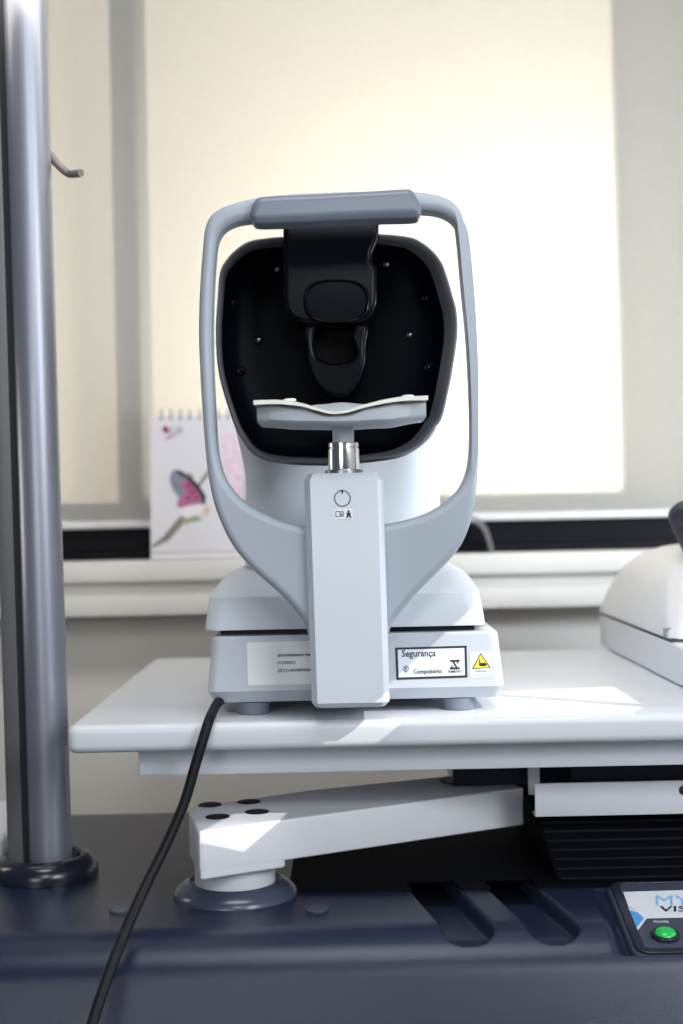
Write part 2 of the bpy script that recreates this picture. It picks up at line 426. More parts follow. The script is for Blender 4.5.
# ================================================================== UNIT BASE (slate plastic body)
ub = thing('instrument_stand_base', 'dark slate blue plastic base of the instrument stand with grooves and control panel', 'base', (0, 1.3, 0))
def base_mesh():
    prof = []                                     # (Y, h) back to front
    for i in range(60): prof.append((1.56 - .29*i/60, .326))
    for i in range(120): prof.append((1.27 - (1.27-1.128)*i/119, .326))
    R = .048; A = math.radians(68)
    for i in range(1, 41):
        a = A*i/40; prof.append((1.128 - R*math.sin(a), .326 + R*(1-math.cos(a))))
    y, h = prof[-1]
    for i in range(1, 40):
        d = .12*i/39; prof.append((y - d*math.cos(A), h + d*math.sin(A)))
    y, h = prof[-1]
    for i in range(1, 6): prof.append((y - .01*i/5, h + (CZ - h)*i/5))
    X = [-.62 + .65*i/130 for i in range(130)] + [.03 + .18*i/180 for i in range(180)] + [.21 + .42*i/84 for i in range(85)]
    nrm = []
    for i in range(len(prof)):
        a, b = prof[max(i-1, 0)], prof[min(i+1, len(prof)-1)]
        ty, th = b[0]-a[0], b[1]-a[1]; L = math.hypot(ty, th)
        nrm.append((th/L, ty/L))                  # inward (Y, h): into the body = +h on the flat top
    slots = [((.058, 1.31), (.0925, 1.116), .0195), ((.125, 1.31), (.1595, 1.116), .0195)]
    s = [0.]
    for i in range(1, len(prof)): s.append(s[-1] + math.hypot(prof[i][0]-prof[i-1][0], prof[i][1]-prof[i-1][1]))
    v = []
    for i, (y, h) in enumerate(prof):
        ys = 1.56 - s[i]                          # unrolled coordinate
        for x in X:
            d = 0
            if 1.03 < ys < 1.34:
                for (ax, ay), (bx, by), r in slots:
                    t = max(0, min(1, ((x-ax)*(bx-ax)+(ys-ay)*(by-ay))/((bx-ax)**2+(by-ay)**2)))
                    q = math.hypot(x-ax-t*(bx-ax), ys-ay-t*(by-ay))
                    e = max(0, min(1, (r + .003 - q)/.007)); e = e*e*(3-2*e)
                    d = max(d, .014*e)
            ny, nh = nrm[i]
            # nh<0 means moving along -Y; inward normal
            vy, vz = y + d*abs(ny), CZ - h - d*abs(nh)
            if x > .195 and 1.06 < vy < 1.26:     # shallow seat for the control panel
                e = max(0, min(1, (x - .200)/.016)); e = e*e*(3-2*e)
                zp = CZ - .3225 - .0245*(1.214 - vy)/.116 - .006
                if vy > 1.214: zp += (vy - 1.214)*.4
                if vy < 1.098: zp += (1.098 - vy)*1.2
                vz = vz + (min(vz, zp) - vz)*e
            v.append((x, vy, vz))
    n = len(X); f = []
    for i in range(len(prof)-1):
        for j in range(n-1):
            a = i*n+j; f.append((a, a+1, a+n+1, a+n))
    # closing sides, back and bottom
    k = len(v); v += [(X[0], 1.56, 0), (X[-1], 1.56, 0)]
    L = len(prof)
    f.append((0, k, k+1, n-1) if False else tuple([k, k+1, n-1] + list(range(n-2, -1, -1))))
    f.append(tuple([k] + [i*n for i in range(L)]))
    f.append(tuple([k+1] + [i*n + n-1 for i in range(L)]))
    f.append(tuple([k, k+1] + [(L-1)*n + j for j in range(n-1, -1, -1)]))
    return mesh_pd(v, f, 40)
link('body', base_mesh(), M['unit'], ub)
# black sheet standing in for shade on the top; ribbed block on the right
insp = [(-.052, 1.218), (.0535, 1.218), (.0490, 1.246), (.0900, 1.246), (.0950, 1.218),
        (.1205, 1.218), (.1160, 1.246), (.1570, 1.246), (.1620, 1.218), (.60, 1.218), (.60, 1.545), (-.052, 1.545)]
ins = join([plate([insp], Matrix.Translation((0, 0, UB+.0012)), .0024), box(.044, .096, 1.222, 1.31, UB-.0155, UB-.0115), box(.111, .163, 1.222, 1.31, UB-.0155, UB-.0115)])  # the two boxes blacken the slot floors in place of shade
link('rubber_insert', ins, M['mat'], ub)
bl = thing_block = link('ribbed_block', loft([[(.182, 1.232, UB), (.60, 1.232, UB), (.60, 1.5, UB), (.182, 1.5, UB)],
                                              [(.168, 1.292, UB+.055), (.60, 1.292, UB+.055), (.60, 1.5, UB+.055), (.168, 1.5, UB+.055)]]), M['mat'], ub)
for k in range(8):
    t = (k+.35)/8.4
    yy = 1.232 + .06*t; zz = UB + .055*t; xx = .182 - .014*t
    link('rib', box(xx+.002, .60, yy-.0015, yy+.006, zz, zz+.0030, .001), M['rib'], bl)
# round plugs
for px, py in ((317, 910), (121, 911)):
    p = on_plane(px, py, Vector((0, 0, UB)), Vector((0, 0, 1)))
    link('plug', lathe(p.x, p.y, [(.0095, UB-.002), (.0095, UB+.0012), (.0085, UB+.002), (.0001, UB+.0022)], 28), M['unitsm'], ub)
# swivel flange under the white arm
CX, CY = -.098, 1.223
link('flange', lathe(CX, CY, [(.0540, UB-.002), (.0535, UB+.002), (.0500, UB+.0065), (.0445, UB+.0105), (.0400, UB+.0120), (.0380, UB+.0105)], 64), M['unitsm'], ub)
# control panel, tilted toward the viewer
pa, pb = Vector((0, 1.214, CZ-.3225)), Vector((0, 1.098, CZ-.347))
wdir = (pb-pa).normalized(); PN = Vector((0, wdir.z, -wdir.y)).normalized()
if PN.z < 0: PN = -PN
PL = (pb-pa).length
mP = Matrix(((1, 0, 0, 0), (0, -wdir.y, PN.y, pa.y), (0, -wdir.z, PN.z, pa.z), (0, 0, 0, 1)))
def rrect(x0, x1, y0, y1, r, n=6): return rr((x0+x1)/2, (y0+y1)/2, (x1-x0)/2, (y1-y0)/2, r, n)
lip = plate([rrect(.2185, .46, -PL-.004, .004, .014)], mP @ Matrix.Translation((0, 0, -.013)), .026, .003)
pan = link('control_panel', lip, M['unitsm'], ub)
link('panel_frame', plate([rrect(.2215, .457, -PL, .001, .011), rrect(.2292, .449, -PL+.0075, -.0022, .005)[::-1]], mP @ Matrix.Translation((0, 0, .0006)), .003, .001), M['pframe'], pan)
P0p = pa + PN*.0002
link('panel_plate', plate([rrect(.2285, .450, -PL+.007, -.0016, .005)], mP @ Matrix.Translation((0, 0, .0001)), .0012), M['pdark'], pan)
P0p = pa + PN*.0009
big = 683+110
link('white_field', decal([[(623, 892), (big, 887), (big, 915), (646, 918.7), (640, 911.5), (628.6, 907)]], P0p, PN, .0002), M['pwhite'], pan)
link('white_chevron', decal([[(628.2, 907.6), (640, 911.5), (646.6, 918.7), (637, 931.5), (635.8, 929)]], P0p, PN, .0002), M['pwhite'], pan)
link('blue_chevron', decal([[(628.6, 909.8), (638, 913), (644, 918.8), (636, 928.8)]], P0p, PN, .0004), M['blue'], pan)
t1 = link('logo_lettering', text_px('MY', 655.5, 905.6, 35, 9.8, P0p, PN, .0005), M['lightblue'], pan)
link('logo_lettering', text_px('VIS', 659.5, 912.2, 27, 5.6, P0p, PN, .0007, bold=.01), M['ink'], pan)
link('power_lettering', text_px('POWER', 653.5, 923.6, 15.5, 2.6, P0p, PN, .0005, bold=.01), M['pwhite'], pan)
bc = on_plane(665.4, 936, P0p, PN)
bt = link('power_button', lathe_axis(bc, PN, [(.0115, -.002), (.0115, .002), (.0108, .003), (.0088, .0032), (.0085, .002)], 40), M['pframe'], pan)
link('green_lens', lathe_axis(bc, PN, [(.0082, .001), (.0082, .0032), (.0072, .0046), (.0048, .0056), (.002, .0060), (.0001, .0061)], 36), M['green'], bt)

# ================================================================== POLE
PX, PY = -.272, 1.30
pole = thing('stand_pole', 'tall grey metal pole with dark side groove on the left', 'pole', (PX, PY, UB))
lean = math.radians(-.55)
def leanm(me):
    me.transform(Matrix.Translation((PX, PY, UB)) @ Matrix.Rotation(lean, 4, 'Y') @ Matrix.Translation((-PX, -PY, -UB))); return me
link('tube', leanm(lathe(PX, PY, [(.0192, UB+.002), (.0192, UB+1.45)], 56)), M['pole'], pole)
link('side_channel', leanm(join([box(PX-.0385, PX-.0245, PY-.004, PY+.022, UB+.003, UB+1.45, .001), box(PX-.026, PX, PY+.006, PY+.018, UB+.003, UB+1.45)])), M['channel'], pole)
link('groove_strip', leanm(box(PX-.0255, PX-.012, PY-.003, PY+.008, UB+.003, UB+1.45)), M['gap'], pole)
link('collar', lathe(PX-.006, PY, [(.0485, UB+.0003), (.0485, UB+.006), (.046, UB+.013), (.041, UB+.018), (.036, UB+.0195), (.033, UB+.018), (.030, UB+.010)], 64), M['ring'], pole)
hk = [W(46, 150, PY+.012), W(58, 165, PY+.012), W(66, 172, PY+.01), W(70, 174, PY+.008), W(75, 174, PY+.0), W(81, 173, PY-.006)]
link('hook', tube(hk, .0036, 12, 4), M['hook'], pole)
# white housing corner at the far left, on the base
lb = box(-.44, -.3225, 1.322, 1.50, UB, UB+.030, .006, 3)
tag(link('white_box', lb, M['machw']), 'white plastic box behind the foot of the pole at the left edge', 'box')

# ================================================================== SWING ARM
arm = thing('swing_arm', 'white steel swing arm on a round pivot under the table', 'arm', (CX, CY, UB))
KA = .9645
aT = CZ-.267*KA
def rpoly(pts, r, n=4):
    out = []
    N = len(pts)
    for i in range(N):
        p, a, b = Vector(pts[i]), Vector(pts[i-1]), Vector(pts[(i+1) % N])
        u, w = (a-p).normalized(), (b-p).normalized()
        p0, p1 = p+u*r, p+w*r
        for k in range(n+1):
            t = k/n; out.append((1-t)**2*p0 + 2*t*(1-t)*p + t*t*p1)
    return out
o1 = rpoly([Vector(p)*KA for p in ((-.1266, 1.200), (.170, 1.359), (.132, 1.442), (-.040, 1.368), (-.1455, 1.297))], .006)
link('beam', plate([o1], Matrix.Translation((0, 0, aT-.0172)), .0344, .0022), M['arm'], arm)
o2 = rpoly([Vector(p)*KA for p in ((-.1263, 1.2003), (-.054, 1.2391), (-.092, 1.3325), (-.1452, 1.2968))], .006)
link('pivot_block', plate([o2], Matrix.Translation((0, 0, aT-.0290)), .0225, .0018), M['arm'], arm)
for px, py in ((210, 805), (249, 802), (217.5, 817), (257, 812)):
    p = on_plane(px, py, Vector((0, 0, aT)), Vector((0, 0, 1)))
    link('hole_plug', lathe(p.x, p.y, [(.0104, aT-.001), (.0104, aT+.0006), (.0095, aT+.0009)], 28), M['hole'], arm)
link('pivot_hub', lathe(CX, CY, [(.0345, UB+.0108), (.0345, aT-.039)], 56), M['arm'], arm)
pe = Vector((.112, 1.352, 0))
link('end_pivot', lathe(pe.x, pe.y, [(.024, aT-.002), (.024, CZ-.2567)], 40), M['ring'], arm)

# ================================================================== TABLE
tab = thing('instrument_table', 'white laminate instrument table top with rounded front edge', 'table', (0, 1.4, CZ-.2185))
tl = rpoly([(-.2295, 1.165), (.80, 1.165), (.80, 1.709), (-.2295, 1.709)], .010, 5)
link('tabletop', plate([tl], Matrix.Translation((0, 0, TB-.0115)), .023, .0065, 5), M['table'], tab)
link('under_rail', box(-.175, .76, 1.195, 1.62, CZ-.2185, CZ-.194, .0015), M['apron'], tab)
link('rest_pad', box(-.205, -.1795, 1.20, 1.225, CZ-.1975, CZ-.194), M['foot'], tab)
# pull-out tray hanging under the table
tr = thing('sliding_tray', 'white metal pull-out tray front hanging under the table on the right', 'tray', (.4, 1.3, CZ-.271))
link('tray_front', join([box(.1645, .72, 1.248, 1.251, CZ-.2712, CZ-.2420, .0008), box(.1645, .72, 1.251, 1.265, CZ-.2712, CZ-.2695)]), M['arm'], tr)
link('tray_body', box(.20, .72, 1.262, 1.56, CZ-.2540, CZ-.2265), M['ring'], tr)
link('hanger', box(.162, .172, 1.27, 1.275, CZ-.2560, CZ-.2185), M['apron'], tr)
link('slide_housing', box(.098, .20, 1.32, 1.56, CZ-.2562, CZ-.2187), M['ring'], tr)
link('hanger', box(.162, .30, 1.50, 1.56, CZ-.2270, CZ-.2185), M['ring'], tr)
kp = W(684, 790, 1.248)
link('lock', lathe_axis(kp, (0, -1, 0), [(.0045, -.001), (.0045, .001), (.0035, .0016), (.0001, .0017)], 24), M['hole'], tr)

# ================================================================== AUTOREFRACTOR
dv = thing('autorefractor', 'white eye-testing instrument with tall headrest frame and black face on the table', 'medical instrument', (0.005, 1.3, TB))
# --- lower base
bx = .0092
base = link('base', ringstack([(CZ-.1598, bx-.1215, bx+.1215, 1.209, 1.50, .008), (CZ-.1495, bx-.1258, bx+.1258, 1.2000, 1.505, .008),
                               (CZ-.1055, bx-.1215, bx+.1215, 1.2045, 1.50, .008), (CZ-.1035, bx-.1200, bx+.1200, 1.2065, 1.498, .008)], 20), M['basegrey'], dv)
for px in (254, 459):
    x = (W(px, 706, 1.222)).x
    for y in (1.222, 1.47):
        link('foot', lathe(x, y, [(.0130, TB), (.0138, TB+.001), (.0138, CZ-.1605)], 32), M['foot'], dv)
link('gap_block', box(-.106, .112, 1.222, 1.48, CZ-.105, CZ-.096), M['gap'], dv)
sx = .0010
link('stage_cover', ringstack([(CZ-.0985, sx-.1198, sx+.1198, 1.2075, 1.56, .014), (CZ-.0955, sx-.1198, sx+.1198, 1.207, 1.56, .014),
                               (CZ-.0710, sx-.1168, sx+.1168, 1.2110, 1.555, .018), (CZ-.0680, sx-.1153, sx+.1155, 1.2140, 1.553, .019),
                               (CZ-.0575, sx-.1075, sx+.1090, 1.2300, 1.545, .022), (CZ-.0525, sx-.1020, sx+.1040, 1.2400, 1.54, .025), (CZ-.0505, sx-.0960, sx+.0970, 1.2520, 1.53, .028)], 24, 8), M['shell'], dv)
# --- head: dished black face
panel_px = [(281, 235.7), (266, 237), (249, 240), (237, 247), (226.6, 257.6), (219.5, 271), (217, 297), (215.2, 326.5), (215.8, 353), (218.2, 373),
            (222.5, 391), (229.5, 413), (235.8, 430), (243, 442), (251, 452.5), (264, 459.8), (284, 463.2), (307, 464.6), (335, 464.6), (369, 461.5), (398, 457),
            (419, 447), (430, 436), (437, 425.5), (441.5, 420), (445.8, 405.6), (450, 386), (453.4, 367.5), (457, 344), (458.3, 326.5), (457, 309), (452.8, 293),
            (447.5, 275), (442.5, 262), (434, 250.5), (422, 241), (410, 236), (380, 233), (330, 233)]
YF = 1.256
pp = catmull([Vector((W(x, y, YF).x, W(x, y, YF).z, 0)) for x, y in panel_px], 4)
cc = Vector((W(338, 352, YF).x, W(338, 352, YF).z, 0))
def ringsat(fr):
    out = []
    for rf, yy in fr:
        sh = -.0035*max(0, min(1, (.97-rf)/.05)) if rf > .9 else -.0035
        out.append([(cc.x + sh + (p.x-cc.x)*rf, yy, cc.y + (p.y-cc.y)*rf) for p in pp])
    return out
link('face_rim', loft(ringsat([(.985, 1.30), (1.0, 1.275), (1.0, 1.262), (.993, 1.257), (.98, 1.255), (.965, 1.2565), (.95, 1.262), (.925, 1.274)]), cap=False, ang=60), M['rim'], dv)
fp = link('face_panel', loft(ringsat([(.935, 1.2695), (.91, 1.279), (.86, 1.288), (.78, 1.294), (.6, 1.297), (.35, 1.298), (.004, 1.298)]), cap=False, ang=60), M['black'], dv)
def bxy(x, y): return W(x, y, 1.29)
for px, py, glint in ((277, 270, 1), (236, 303, 0), (259, 340, 1), (242, 371, 0), (387, 265, 1), (426, 299, 0), (410, 335, 1), (428, 367, 0)):
    p = W(px, py, 1.2885)
    rr2 = min(math.hypot(p.x-c.x, p.z-c.y)/max(1e-6, math.hypot(q2.x-cc.x, q2.y-cc.y)) for c in (cc,) for q2 in pp if (Vector((p.x-cc.x, p.z-cc.y)).normalized()-Vector((q2.x-cc.x, q2.y-cc.y)).normalized()).length < .12)
    p = W(px, py, 1.2975 - .0095*max(0, min(1, (rr2-.6)/.26)))
    ld = link('sensor_eye', lathe_axis(p, (0, -1, 0), [(.0040, -.002), (.0040, .0015), (.0034, .0025), (.0026, .0022)], 20), M['blackg'], fp)
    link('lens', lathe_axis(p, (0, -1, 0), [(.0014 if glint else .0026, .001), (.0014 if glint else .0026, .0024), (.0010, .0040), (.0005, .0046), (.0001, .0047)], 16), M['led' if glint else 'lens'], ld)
# central eyepiece housing
ch = fplate([[(283, 208), (283, 296), (286, 310), (294, 320), (306, 324), (352, 324), (366, 321), (374, 313), (377.5, 302), (377.5, 268), (372.5, 261), (373, 252), (378.5, 240), (379.5, 208)][::-1]], 1.236, 1.30, .005, 4)
eh = link('eyepiece_housing', ch, M['blackg'], dv)
ov = [W(336.5+33*math.copysign(abs(math.cos(a))**.72, math.cos(a)), 301.5+22*math.copysign(abs(math.sin(a))**.72, math.sin(a)), 1.236) for a in [2*math.pi*i/48 for i in range(48)]]
rings = []
for rf, yy in ((1.0, 1.2365), (1.0, 1.2340), (.95, 1.2328), (.90, 1.2345), (.86, 1.2358)):
    c0 = sum(ov, Vector())/len(ov)
    rings.append([(c0.x+(p.x-c0.x)*rf, yy, c0.z+(p.z-c0.z)*rf) for p in ov])
link('window_ring', loft(rings, cap=False, ang=60), M['blackg'], eh)
link('measuring_window', loft([[(c0.x+(p.x-c0.x)*.9, 1.2357, c0.z+(p.z-c0.z)*.9) for p in ov], [(c0.x+(p.x-c0.x)*.87, 1.2352, c0.z+(p.z-c0.z)*.87) for p in ov]], ang=30), M['lens'], eh)
# nose housing with a pocket
no = catmull([(307, 322), (305, 345), (308, 366), (316, 384), (330, 396), (340, 398), (350, 394), (360, 380), (365.5, 362), (366, 345), (364, 322)], 4)
po = catmull([(317, 323), (314, 336), (315, 350), (320, 359), (332, 364), (345, 362.5), (353.5, 357.5), (355.5, 351), (353.5, 343), (350.5, 335), (353, 328), (352, 323.5), (345, 322), (330, 321.5)], 4)
nz = link('nose_pocket', fplate([no, po[::-1]], 1.248, 1.30, .004, 3), M['blackg'], dv)
link('pocket_back', fplate([po], 1.284, 1.296, 0), M['pit'], nz)
# head shell behind and the lower skirt
out_px = panel_px[:13] + [(240, 441), (243, 455), (245, 505), (246, 566)] + [(440, 566), (441, 505), (442, 450), (442, 436)] + panel_px[24:]
hs = [W(x, y, YF) for x, y in out_px]; hs = catmull([Vector((q.x, q.z, 0)) for q in hs], 3)
hs = [Vector((cc.x+(p.x-cc.x)*1.0, cc.y+(p.y-cc.y)*1.0, 0)) for p in hs]
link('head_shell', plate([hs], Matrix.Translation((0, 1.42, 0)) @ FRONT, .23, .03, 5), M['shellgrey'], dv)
sk = [(235.5, 428.5), (240, 437), (247, 448), (256, 456), (268, 461), (286, 464), (308, 465.5), (335, 465.5), (369, 462.5), (398, 458), (417, 449), (430, 437.5), (436.5, 427.5), (441.5, 422)]
def skirt():
    v = []; f = []; n = len(sk); rows = 10
    tops = catmull([Vector((x, y, 0)) for x, y in sk], 4, closed=False); n = len(tops)
    for i in range(rows+1):
        t = i/rows
        for j, p in enumerate(tops):
            xb = 246 + (440-246)*(j/(n-1))
            x = p.x*(1-t)**1.0 + (xb)*(1-(1-t)); x = p.x + (max(246, min(440, p.x)) - p.x)*min(1, t*3)
            y = p.y + (566 - p.y)*t
            e = (x-341)/100.0
            Y = 1.252 + .045*abs(e)**2.6 + .012*(1-t)**6*0
            w = W(x, y, Y); v.append(w)
    for i in range(rows):
        for j in range(n-1):
            a = i*n+j; f.append((a, a+1, a+n+1, a+n))
    # thickness rim going back along the upper arc
    k = len(v)
    for j, p in enumerate(tops):
        q = v[j]; v.append(Vector((q.x, 1.315, q.z)))
    for j in range(n-1): f.append((j, k+j, k+j+1, j+1))
    return mesh_pd(v, f, 50)
link('lower_skirt', skirt(), M['shell'], dv)
# --- headrest frame
fo = [(309, 640), (306, 628), (300, 617), (288, 602), (272, 587), (256, 573), (243, 559.5), (232, 545), (222, 526), (213.5, 503), (207.5, 474), (204, 440), (201.5, 405), (199.5, 370), (198.2, 330),
      (199.5, 285), (202.5, 245), (204.5, 228), (210, 215), (222, 206.5), (240, 200.5), (258, 196.5), (290, 193), (335, 191), (380, 190), (412, 190.5), (430, 192.5), (447, 197), (458.5, 206), (464, 219),
      (467.5, 250), (470.5, 285), (474.5, 325), (477.2, 365), (478.8, 405), (479.2, 440), (478.2, 475), (475.5, 503), (470, 526), (461, 546), (449, 561), (434, 576.5), (418, 592.5), (404, 609), (394, 622), (389.5, 632), (388, 642)]
fi = [(303.5, 526.5), (290, 523), (275, 518), (259, 510.5), (246, 502), (235, 490.5), (227, 478), (221.5, 460), (219, 440), (217, 405), (215.5, 370), (214.8, 330), (216, 290), (218.5, 256), (221, 243.5), (226.5, 235), (236, 229.5), (250, 226.5),
      (290, 222.5), (335, 220), (380, 218), (415, 217), (434, 218.5), (446, 223), (454, 231), (458.5, 244), (461.5, 270), (464.5, 305), (466.8, 345), (468, 385), (468, 430), (467, 458), (463.5, 475), (457, 489), (447, 499.5), (434, 509), (417, 516.5), (401, 521), (385.5, 524)]
YB0, YB1 = 1.148, 1.178
def tr2(pts, n, Y=None): return [Vector((q.x, q.z, 0)) for q in catmull([W(x, y, Y or YB0) for x, y in pts], n, closed=False)]
outer = tr2(fo, 4); inner = tr2(fi, 4, YB1)
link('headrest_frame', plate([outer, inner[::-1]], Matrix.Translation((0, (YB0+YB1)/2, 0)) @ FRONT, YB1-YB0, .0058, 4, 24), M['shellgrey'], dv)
pdp = catmull([(249.5, 213), (252, 203), (257, 197), (266, 195), (300, 193.5), (340, 191.5), (380, 189.2), (404, 187.8), (412, 188.8), (417, 196), (421.5, 206), (421, 213), (414, 216.5), (380, 217.5), (335, 219.5), (290, 221.5), (260, 222.5), (252, 220)], 4)
link('forehead_pad', fplate([pdp[::-1]], 1.137, 1.172, .0065, 5, ang=40), M['pad'], dv)
# --- chin column
def ochain(z, x0, x1, y0, y1, c):
    return [(x0+c, y0, z), (x1-c, y0, z), (x1, y0+c*1.6, z), (x1, y1, z), (x0, y1, z), (x0, y0+c*1.6, z)]
tcx = W(343.6, 475, 1.135).x; bcx = W(350.3, 700, 1.135).x
zt_ = W(344, 473, 1.14).z; zb_ = W(350, 708, 1.135).z
cl = loft([ochain(zb_, bcx-.0280, bcx+.0280, 1.1385, 1.2125, .004), ochain(zb_+.004, bcx-.0310, bcx+.0315, 1.135, 1.2125, .0048),
           ochain(zt_-.006, tcx-.0318, tcx+.0318, 1.135, 1.2, .0048), ochain(zt_, tcx-.0285, tcx+.0285, 1.140, 1.196, .004)], ang=10)
colo = link('chin_column', cl, M['shell'], dv)
Pc, Nn = Vector((0, 1.135, 0)), Vector((0, -1, 0))
link('dial_mark', decal(ringpolys(342.4, 498.3, 8.3, .9, 40) + [[(341.4, 490.3), (343.2, 490.3), (343, 493.6), (341.6, 493.6)]], Pc, Nn), M['ink'], colo)
st = link('pictogram_sticker', slab([(333.5, 509.5), (352.5, 508.8), (353, 519), (334, 519.6)], Pc, Nn, .0003), M['label'], colo)
def fr(x0, y0, x1, y1, w=.7): return [[(x0, y0), (x1, y0), (x1, y0+w), (x0, y0+w)], [(x0, y1-w), (x1, y1-w), (x1, y1), (x0, y1)], [(x0, y0), (x0+w, y0), (x0+w, y1), (x0, y1)], [(x1-w, y0), (x1, y0), (x1, y1), (x1-w, y1)]]
link('pictogram', decal(fr(335.5, 511.2, 340.2, 516.8) + fr(341.2, 511.2, 343.6, 516.4, .6) + [[(340.6, 515.6), (342.4, 515.6), (341.5, 512.5)]] +
     [circ(348.6, 511.2, 1.15, 1.15, 12), [(346.6, 512.6), (350.8, 512.6), (351, 514), (346.4, 514)], [(347.4, 513.4), (350, 513.4), (351.3, 517.8), (350.2, 518), (348.7, 515.6), (347.3, 518), (346.2, 517.6)]], Pc, Nn, .0006), M['ink'], st)
# --- chin rest on its threaded post
cxp = W(343.5, 450, 1.16)
def zpx(y): return W(343.5, y, 1.16).z
link('post_washer', lathe(cxp.x, 1.16, [(.0155, zpx(474)), (.0155, zpx(470.5)), (.0130, zpx(469.5))], 40), M['chromed'], dv)
link('chrome_collar', lathe(cxp.x, 1.16, [(.0126, zpx(470.5)), (.0128, zpx(469)), (.0128, zpx(449)), (.0118, zpx(448.4)), (.0118, zpx(447.6)), (.0126, zpx(447)), (.0126, zpx(443.6)), (.0115, zpx(442.6))], 48, 25), M['chrome'], dv)
link('chin_post', lathe(cxp.x, 1.16, [(.0088, zpx(445)), (.0088, zpx(415))], 40), M['chin'], dv)
def interp(tab, x):
    for (a, b), (c, d) in zip(tab, tab[1:]):
        if x <= c: 
            t = max(0, (x-a)/(c-a)); t = t*t*(3-2*t) if True else t
            return b+(d-b)*t
    return tab[-1][1]
ftop = [(255, 404.5), (270, 404), (300, 407), (328, 414.5), (345, 414.5), (372, 407), (395, 402.5), (427, 400)]
btop = [(255, 404), (295, 407), (318, 403), (342, 401), (366, 402.5), (382, 405.5), (427, 400)]
fbot = [(255, 422), (300, 424.5), (342, 425), (385, 423), (427, 417)]
def tray():
    rings = []; N = 46
    for i in range(N+1):
        x = 256.2 + (427-256.2)*i/N
        e = min(1, (i+.3)/1.2, (N-i+.3)/1.2)
        y0 = 1.118 + .010*(1-min(1, 1.0))
        y0 = 1.116 + .012*abs((x-341.5)/86)**3; y1 = 1.196
        X = W(x, 410, 1.118).x
        za = W(x, interp(ftop, x), 1.118).z; zb = W(x, interp(fbot, x), 1.118).z
        zc = CZ + (W(x, interp(btop, x), 1.118).z - CZ)*1.045; ym = 1.155
        pts = [(y0, za-.002), (y0+.003, za), (y0+.02, za+.0003), (ym, (za+zc)/2 + .001), (y1-.012, zc), (y1, zc-.003), (y1, zb+.003), (y1-.004, zb), (y0+.004, zb), (y0, zb+.003)]
        mid = (za+zb)/2
        rings.append([(X, y, mid + (z-mid)*(.9+.1*e)) for y, z in pts])
    return loft(rings, ang=50)
ctray = link('chin_rest', tray(), M['chin'], dv)
for px, py in ((290, 403.2), (408, 399.6)):
    p = W(px, py, 1.128)
    link('paper_peg', lathe(p.x, 1.128, [(.003, p.z-.006), (.003, p.z+.0012), (.0050, p.z+.0016), (.0050, p.z+.0030), (.004, p.z+.0036)], 20), M['peg'], ctray)
def papers():
    pt = [(253.8, 405), (262, 404.6), (280, 404.4), (300, 406.4), (316, 410.6), (330, 414), (345, 413.2), (360, 409.2), (380, 404.4), (402, 401.2), (418, 400.6), (428, 400.2)]
    P = catmull([Vector((x, y, 0)) for x, y in pt], 4, closed=False)
    rings = []; n = len(P)
    for i, p in enumerate(P):
        e = abs(i/(n-1)*2-1)
        T = 4.4
        T = 2.2 + 2.0*min(1, abs(p.x-338)/60)
        y0 = 1.1095
        a = W(p.x, p.y, y0+.004); b = W(p.x, p.y-T, y0+.004)
        back = .0012 if e > .5 else .001
        rings.append([(a.x, y0, a.z), (a.x, y0+.040, a.z+back), (a.x, y0+.040, b.z+back), (a.x, y0, b.z)])
    return loft(rings, ang=40)
tag(link('paper_stack', papers(), M['paper']), 'thin stack of cream paper tissues curved over the chin rest', 'paper')
# --- labels on the base front
b0, b1 = Vector((0, 1.2000, CZ-.1495)), Vector((0, 1.2045, CZ-.1055))
dN = (b1-b0); NB = Vector((0, -dN.z, dN.y)).normalized()
l1 = link('serial_label', slab(rpoly([(247, 642.3), (316, 640.6), (316.5, 684), (248, 685.2)], 1.5, 3), b0, NB, .0004), M['label'], base)
for s, y, w in (('(01)0880001980084', 657.6, 43), ('(11)220212', 664.8, 17.5), ('(21)1B7BP2S5860', 672.6, 43)):
    link('lettering', text_px(s, 278, y, w, 3.6, b0, NB, .0008, bold=.03, rot=-.02), M['ink'], l1)
l2 = link('safety_label', slab([(395, 647.6), (466.6, 645.6), (467.4, 677.4), (396.4, 679.8)], b0, NB, .0004), M['labelb'], base)
def q(x, y): return (393 + x*80/683, 642 + y*42/359)
link('label_border', decal([[(395, 647.6), (466.6, 645.6), (466.6, 647.8), (395, 649.8)], [(396.3, 677.5), (467.4, 675.2), (467.4, 677.4), (396.4, 679.8)],
     [(395, 647.6), (397.5, 647.6), (398.7, 679.8), (396.4, 679.8)], [(464.3, 645.6), (466.6, 645.6), (467.4, 677.4), (465.1, 677.4)]], b0, NB, .0006), M['ink'], l2)
link('lettering', text_px('Segurança', 401.8, 659.2, 34, 9.2, b0, NB, .0007, bold=.015, rot=-.02), M['ink'], l2)
link('lettering', text_px('Compulsório', 413.4, 675.2, 28.5, 6.0, b0, NB, .0007, bold=.02, rot=-.02), M['ink'], l2)
link('lettering', text_px('INMETRO', 448.3, 672.9, 13.6, 2.5, b0, NB, .0007, bold=.02, rot=-.02), M['ink'], l2)
link('lettering', text_px('Segurança', 402.6, 674.8, 7.4, 1.3, b0, NB, .0007, rot=-.02), M['inkgrey'], l2)
link('round_emblem', decal(ringpolys(405.8, 668.6, 3.0, .6, 24) + [[(404.6, 667), (406.8, 667), (406.8, 667.7), (405.5, 667.7), (405.5, 668.3), (406.8, 668.3), (406.8, 670.3), (404.6, 670.3), (404.6, 669.7), (406, 669.7), (406, 669), (404.6, 669)],
     [(404.4, 671.2), (407.2, 671.2), (405.8, 673)]], b0, NB, .0007), M['ink'], l2)
